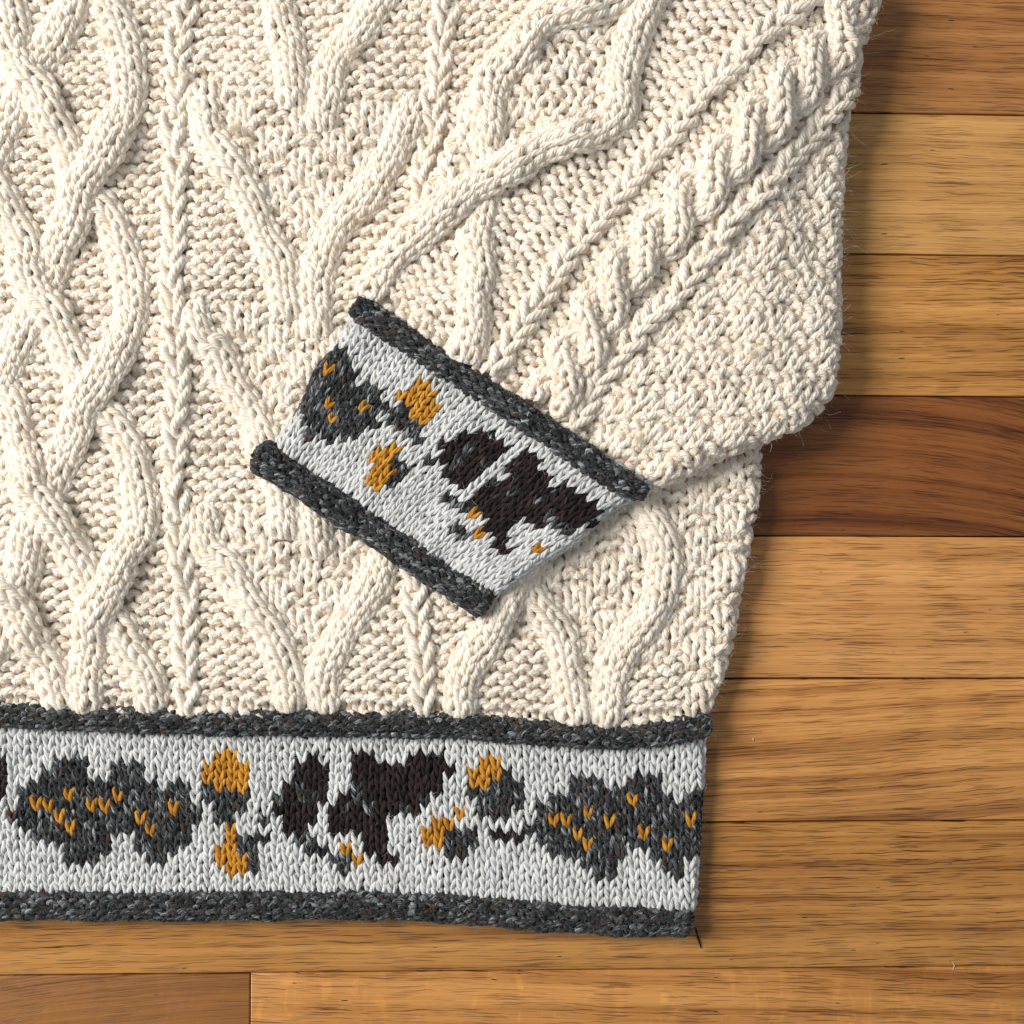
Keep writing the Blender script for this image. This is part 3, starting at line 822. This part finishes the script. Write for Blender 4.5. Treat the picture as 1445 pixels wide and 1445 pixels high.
CUFF_MOTIFS = [
    ('charcoal', 'leaf_motif', k5([(380, 215), (560, 225), (590, 400), (620, 520), (720, 500), (800, 550), (800, 620), (760, 700), (780, 790), (650, 850), (430, 900), (280, 900), (225, 860), (230, 780), (230, 720), (40, 690), (40, 540), (190, 430), (250, 250)])),
    ('charcoal', 'bud_motif', k5([(830, 640), (920, 630), (1000, 720), (1100, 800), (1080, 880), (1010, 950), (940, 900), (880, 880), (840, 740)])),
    ('mustard', 'flower_motif', k5([(915, 560), (1000, 520), (1060, 470), (1200, 550), (1160, 640), (1210, 720), (1110, 805), (1000, 705), (930, 620)])),
    ('charcoal', 'bud_motif', k5([(920, 1030), (980, 1080), (970, 1170), (850, 1280), (790, 1275), (880, 1170), (850, 1090)])),
    ('mustard', 'flower_motif', k5([(665, 1050), (740, 965), (820, 985), (915, 935), (905, 1030), (840, 1090), (885, 1160), (790, 1290), (680, 1230), (700, 1120)])),
    ('brown', 'leaf_motif', k6([(95, 340), (160, 255), (360, 185), (535, 195), (510, 290), (550, 320), (530, 400), (400, 470), (350, 490), (280, 570), (220, 570), (130, 490), (150, 400)])),
    ('brown', 'leaf_motif', k6([(620, 340), (720, 325), (820, 400), (810, 490), (900, 585), (1060, 580), (1080, 620), (1190, 690), (1260, 740), (1200, 830), (1020, 885), (890, 870), (740, 835), (650, 800), (600, 890), (550, 960), (620, 1025), (540, 1085), (455, 1000), (470, 910), (430, 830), (350, 720), (320, 640), (420, 560), (560, 520), (620, 430)])),
    ('charcoal', 'stem_motif', k6([(130, 560), (200, 640), (280, 690), (310, 740), (260, 780), (170, 700)])),
    ('charcoal', 'stem_motif', k6([(185, 810), (300, 850), (310, 925), (250, 905)])),
    ('charcoal', 'stem_motif', k5([(1050, 1050), (1120, 1000), (1150, 1060), (1090, 1110)])),
]
CUFF_SINGLES = k5([(395, 600), (415, 715), (650, 655), (345, 385)]) + k6([(345, 780), (370, 900), (800, 1040)])

def band(layer, lay, nc, nr, motifs, singles, rust, parent, keep, r, d, name):
    uu, vv = np.meshgrid(np.arange(nc) + 0.5, np.arange(nr) + 0.62)
    L = lay(uu, vv, 0 * uu)
    own = np.zeros((nr, nc), int)
    for k, (m, nm, poly) in enumerate(motifs):
        own[in_poly(L[..., 0], L[..., 1], poly)] = k + 1
    # a little blue-grey heather knitted through the brown leaves
    nm = len(motifs) + 1
    spec = []
    for (sx, sy) in singles:
        j = np.argmin((L[..., 0] - sx) ** 2 + (L[..., 1] - sy) ** 2)
        own.flat[j] = nm + len(spec); spec.append('mustard')
    for (sx, sy) in rust:
        j = np.argmin((L[..., 0] - sx) ** 2 + (L[..., 1] - sy) ** 2)
        own.flat[j] = nm + len(spec); spec.append('rust')
    brown_ids = [k + 1 for k, m in enumerate(motifs) if m[0] == 'brown']
    for b_ in brown_ids:
        cells = np.argwhere(own == b_)
        if len(cells) < 20: continue
        mid = np.abs(cells[:, 0] - np.median(cells[:, 0])) <= 1
        for c in cells[mid]:
            if rng.random() < 0.30:
                own[c[0], c[1]] = 900
    own[~keep(L[..., 0], L[..., 1])] = -1
    res = knit(nc, nr, np.ones((nr, nc)), own, layer_map(layer, lay), 14, 8, r, d, loop=FINE, lobes=2, turn=42, lob=0.10, jit=0.06, rvar=0.10)
    for k, rs in sorted(res.items()):
        if k == 0:
            o = mesh_obj(name, rs[0], rs[1], M['white'], parent, rs[2]); add_fuzz('white', rs, 0.18)
        elif k == 900:
            o = mesh_obj("heather_stitches", rs[0], rs[1], M['charcoal'], parent, rs[2]); o['kind'] = 'stuff'
            add_fuzz('charcoal', rs, 0.22)
        elif k < nm:
            mk, nme, _ = motifs[k - 1]
            o = mesh_obj(nme, rs[0], rs[1], M[mk], parent, rs[2])
            o['label'] = {'charcoal': 'charcoal', 'brown': 'dark brown', 'mustard': 'mustard yellow'}[mk] + ' ' + nme.replace('_motif', ' shape')
            add_fuzz(mk, rs, 0.24 if mk != 'mustard' else 0.06)
        else:
            mk = spec[k - nm]
            o = mesh_obj("mustard_stitch" if mk == 'mustard' else "rust_fleck", rs[0], rs[1], M[mk], parent, rs[2])

HC, HR = 16.2, 14.4
nc, nr = 72, 16
def hem_lay(u, v, d):
    x = -151.6 + u * HC
    t = (v - 0.59) / 15.0
    yl = np.interp(x, tl.P[:, 0], tl.P[:, 1]) - 20
    yu = np.interp(x, tu.P[:, 0], tu.P[:, 1]) + 19
    y = yl + (yu - yl) * t
    x2 = x + 1.6 * n_wx(x, y); y2 = y + 1.6 * n_wy(x, y)
    return np.stack([x2, y2, d + 0 * x2], -1)
band(HEM, hem_lay, nc, nr, HEM_MOTIFS, HEM_SINGLES, [], hem, lambda x, y: HEM.edge_dist(x, y) > -14, 3.5, 3.4, "white_knit")

TL, TR, BL, BR = map(np.array, [(497., 447.), (896., 706.), (399., 609.), (711., 831.)])
nc, nr = 35, 17
NB = 29.0; NRB = 14.0
def cuff_lay(u, v, d):
    s = (u - 3) / NB; t = (v - 1.5) / NRB
    top = TL + (TR - TL) * s[..., None]; bot = BL + (BR - BL) * s[..., None]
    p = bot + (top - bot) * t[..., None]
    x, y = p[..., 0], p[..., 1]
    x2 = x + 1.8 * n_wx(y, x); y2 = y + 1.8 * n_wy(y, x)
    return np.stack([x2, y2, d + 0 * x2], -1)
band(CUFF, cuff_lay, nc, nr, CUFF_MOTIFS, CUFF_SINGLES, [], cuff, lambda x, y: CUFF.edge_dist(x, y) > -15, 3.4, 3.3, "white_knit")

# ---- rolled trims ------------------------------------------------------------
def trim(layer_z, zref, pts, rx, rz, parent, rows, a0, a1, pitch=15.0, r=3.9, d=3.2, name="rolled_trim", tilt=0.0, taper0=0, taper1=10):
    p = Path(pts)
    nc = int(p.L / pitch); sp = p.L / nc
    def lay(u, v, dd):
        s = u * sp
        c, T = p.at(s)
        upv = np.stack([T[..., 1], -T[..., 0]], -1)           # towards the garment
        a = np.radians(a0 + (a1 - a0) * v / rows)               # from the outer edge over the top
        k = np.ones_like(s)
        if taper1: k = k * np.sqrt(np.clip((p.L - s + 2) / taper1, 0.12, 1))
        if taper0: k = k * np.sqrt(np.clip((s + 2) / taper0, 0.12, 1))
        wob = 1 + 0.06 * np.sin(s * 0.05 + rx) + 0.04 * np.sin(s * 0.13)
        off = -np.cos(a) * (rx * wob * k + dd); h = np.sin(a) * (rz * wob * k + dd)
        x = c[..., 0] + upv[..., 0] * off; y = c[..., 1] + upv[..., 1] * off
        return np.stack([x, y, layer_z(x, y) + h], -1)
    f = lambda u, v, dd: to_world(lay(u, v, dd), zref)
    res = knit(nc, rows, -np.ones((rows, nc)), np.zeros((rows, nc), int), f, 14, 8, r, d, lobes=2, turn=36, lob=0.12, jit=0.08, rvar=0.12)[0]
    o = mesh_obj(name, res[0], res[1], M['charcoal'], parent, res[2])
    add_fuzz('charcoal', res, 0.18)
    # the dark core of the roll
    ns, na = max(8, int(p.L / 14)), 14
    s = np.linspace(0, p.L, ns + 1); aa = np.linspace(0, 2 * np.pi, na, endpoint=False)
    c, T = p.at(s); upv = np.stack([T[:, 1], -T[:, 0]], -1)
    k = np.ones(ns + 1)
    if taper1: k = k * np.sqrt(np.clip((p.L - s) / taper1, 0.05, 1))
    if taper0: k = k * np.sqrt(np.clip(s / taper0, 0.05, 1))
    off = -np.cos(aa)[None] * (rx - 3.5) * k[:, None]; hh = np.sin(aa)[None] * (rz - 3.5) * k[:, None]
    x = c[:, 0:1] + upv[:, 0:1] * off; y = c[:, 1:2] + upv[:, 1:2] * off
    V = to_world(np.stack([x, y, layer_z(c[:, 0:1], c[:, 1:2]) + hh], -1), zref).reshape(-1, 3)
    Fq = [(i * na + j, i * na + (j + 1) % na, (i + 1) * na + (j + 1) % na, (i + 1) * na + j) for i in range(ns) for j in range(na)]
    mesh_obj("roll_core", V, Fq, M['dark_lining'], o)
    return o
trim(lambda x, y: 31 + 0 * x, 38, TRIM_UP, 15, 13, hem, 5, 0, 180)
trim(lambda x, y: 21 + 0 * x, 29, TRIM_LO, 18.5, 15, hem, 8, -55, 190)
trim(lambda x, y: z_cuff(x, y) + 4, 92, [(500, 428), (560, 470), (640, 522), (720, 575), (800, 628), (870, 676), (912, 697)], 13.5, 13, cuff, 5, 0, 180, taper0=6, taper1=30)
trim(lambda x, y: z_cuff(x, y) - 10, 78, [(360, 639), (404, 665), (474, 711), (554, 763), (634, 817), (690, 852)], 19.5, 15.5, cuff, 8, -55, 190, taper0=12, taper1=8)

# ---- linings under the stitches ------------------------------------------------------
def lining(layer, x0, x1, y0, y1, step, keepf, drop, mat, parent, name, emin):
    xs = np.arange(x0, x1 + 1, step); ys = np.arange(y0, y1 + 1, step)
    X, Y = np.meshgrid(xs, ys)
    e = layer.edge_dist(X, Y)
    k = (e > emin) & keepf(X, Y)
    Pw = to_world(layer.drape(np.stack([X, Y, np.full(X.shape, -drop)], -1)), layer.zref).reshape(-1, 3)
    n = len(xs)
    F = []
    for j in range(len(ys) - 1):
        for i in range(n - 1):
            if k[j, i] and k[j, i + 1] and k[j + 1, i] and k[j + 1, i + 1]:
                F.append((j * n + i, (j + 1) * n + i, (j + 1) * n + i + 1, j * n + i + 1))
    F = np.array(F); used, inv = np.unique(F, return_inverse=True)
    return mesh_obj(name, Pw[used], inv.reshape(-1, 4), mat, parent)
lining(BODY, -165, 1180, -140, 1030, 11, lambda x, y: y < 1012, 5, M['lining'], body_panel, "inner_layer", -40)
lining(HEM, -165, 1030, 1005, 1300, 8, lambda x, y: (y > np.interp(x, tu.P[:, 0], tu.P[:, 1]) - 12) & (y < np.interp(x, tl.P[:, 0], tl.P[:, 1]) + 5), 4.5, M['dark_lining'], hem, "inner_layer", -22)
lining(SLEEVE, 460, 1300, -140, 760, 10,
       lambda x, y: (((x - 505) * (-0.55) + (y - 420) * 0.835 < 8) | (x > 905)) & in_poly(x, y, [(430, 480), (600, 240), (690, 40), (800, -160), (1310, -160), (1310, 650), (890, 790)]),
       4.5, M['lining'], sleeve, "inner_layer", -46)
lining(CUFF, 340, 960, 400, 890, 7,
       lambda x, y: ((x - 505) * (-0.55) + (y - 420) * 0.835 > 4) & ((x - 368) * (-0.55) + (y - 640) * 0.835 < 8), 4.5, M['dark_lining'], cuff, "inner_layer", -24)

# ---- loose fibres ---------------------------------------------------------------
def fuzz_object(key, chunks, lmin, lmax, rad, parent):
    V = np.concatenate([c[0] for c in chunks]); N = np.concatenate([c[1] for c in chunks]); T = np.concatenate([c[2] for c in chunks])
    n = len(V); K = 5
    ln = np.exp(rng.uniform(np.log(lmin), np.log(lmax), n)) * S0
    tw = rng.choice([-1, 1], n)[:, None]
    d = N * rng.uniform(0.15, 1.0, n)[:, None] + T * tw * rng.uniform(0.2, 1.0, n)[:, None] + rng.normal(size=(n, 3)) * 0.35
    d /= np.linalg.norm(d, axis=1)[:, None]
    pts = np.empty((n, K, 3)); pts[:, 0] = V
    bend = rng.normal(size=(n, 3)) * 0.75
    for k in range(1, K):
        d = d + bend * 0.5 + rng.normal(size=(n, 3)) * 0.16
        d /= np.linalg.norm(d, axis=1)[:, None]
        pts[:, k] = pts[:, k - 1] + d * (ln / (K - 1))[:, None]
    pts[..., 2] = np.maximum(pts[..., 2], 0.0002)
    hc = bpy.data.hair_curves.new("wool_fuzz")
    hc.add_curves([K] * n)
    hc.attributes['position'].data.foreach_set('vector', pts.astype(np.float32).ravel())
    a = hc.attributes.get('radius') or hc.attributes.new('radius', 'FLOAT', 'POINT')
    rr = np.tile(np.linspace(1.0, 0.45, K), n) * rad
    a.data.foreach_set('value', rr.astype(np.float32))
    hc.materials.append(M['f_' + key])
    o = link(bpy.data.objects.new("wool_fuzz", hc), parent)
    o['kind'] = 'stuff'
    return n
def tuft(layer, x, y, h, n, spread):
    """a little felted pill of fibres on the surface"""
    pt = to_world(layer.drape(np.array([[float(x), float(y), float(h)]])), layer.zref)[0]
    off = rng.normal(size=(n, 3)) * spread * S0; off[:, 2] = np.abs(off[:, 2]) * 0.6
    v = rng.normal(size=(n, 3)); v /= np.linalg.norm(v, axis=1)[:, None]
    t_ = rng.normal(size=(n, 3)); t_ /= np.linalg.norm(t_, axis=1)[:, None]
    FUZZ['cream'].append((pt + off, v, t_))
for (tx, ty, tn, ts) in [(497, 76, 500, 4.5), (332, 184, 350, 4.0), (262, 112, 250, 3.2), (486, 862, 300, 3.5), (150, 60, 220, 3.0), (40, 640, 260, 3.5), (190, 690, 200, 3.0)]:
    tuft(BODY, tx, ty, 15, int(tn * 0.6), ts * 0.8)
for (tx, ty, tn, ts) in [(985, 360, 260, 3.2), (720, 250, 300, 4.0), (1060, 500, 220, 3.0), (900, 620, 200, 3.0)]:
    tuft(SLEEVE, tx, ty, 13, int(tn * 0.6), ts * 0.8)
tot = 0
tot += fuzz_object('cream', FUZZ['cream'], 4, 20, 0.000030, jumper)
sub = [tuple(a_[::7] for a_ in c_) for c_ in FUZZ['cream']]
tot += fuzz_object('cream', sub, 16, 46, 0.000016, jumper)          # the long fine halo
sub = [tuple(a_[::5] for a_ in c_) for c_ in FUZZ['charcoal']]
tot += fuzz_object('charcoal', sub, 14, 40, 0.000016, jumper)
tot += fuzz_object('white', FUZZ['white'], 5, 18, 0.000030, jumper)
tot += fuzz_object('charcoal', FUZZ['charcoal'], 5, 24, 0.000030, jumper)
tot += fuzz_object('brown', FUZZ['brown'], 5, 18, 0.000028, jumper)
tot += fuzz_object('mustard', FUZZ['mustard'], 4, 12, 0.000026, jumper)

# ------------------------------------------------------------------ small things
def rod(name, pts, rad, mat, zref=0.0, sides=6):
    """a thin tapered curved rod through layout points (x, y, h)"""
    t = np.linspace(0, len(pts) - 1, 10)
    C = to_world(catmull(pts, t), zref)
    T = np.gradient(C, axis=0); T /= np.linalg.norm(T, axis=1)[:, None]
    B = np.cross(T, (0, 0, 1.0)); B /= np.linalg.norm(B, axis=1)[:, None]
    N = np.cross(B, T)
    prof = np.sin(np.linspace(0.25, math.pi - 0.25, 10)) ** 0.5
    a = np.linspace(0, 2 * np.pi, sides, endpoint=False)
    V = C[:, None] + (rad * S0 * prof)[:, None, None] * (np.cos(a)[None, :, None] * N[:, None] + np.sin(a)[None, :, None] * B[:, None])
    F = [(i * sides + j, i * sides + (j + 1) % sides, (i + 1) * sides + (j + 1) % sides, (i + 1) * sides + j) for i in range(9) for j in range(sides)]
    o0 = C.mean(0); o0[2] = 0
    o = mesh_obj(name, V.reshape(-1, 3) - o0, F, mat, None)
    o.location = o0
    return o
o = rod("bristle", [(981, 1308, 3), (984, 1320, 2.2), (989, 1337, 1.8)], 1.6, M['black'])
o['label'] = "short black bristle on the floor by the jumper's bottom right corner"; o['category'] = "bristle"
o = rod("lint_speck", [(1343, 1356, 1), (1346, 1362, 1.4), (1344, 1369, 1)], 0.55, M['speck'])
o['label'] = "pale lint thread beside the lowest floor joint, right of the jumper"; o['category'] = "lint"
o = rod("lint_speck", [(1061, 1041, 1), (1063, 1043, 1.4), (1062, 1045, 1)], 0.8, M['speck'])
o['label'] = "tiny pale lint dot on the floor right of the charcoal upper hem trim"; o['category'] = "lint"

print("fuzz strands:", tot, "tris:", sum(len(o.data.polygons) * 2 for o in scene.objects if o.type == 'MESH'))
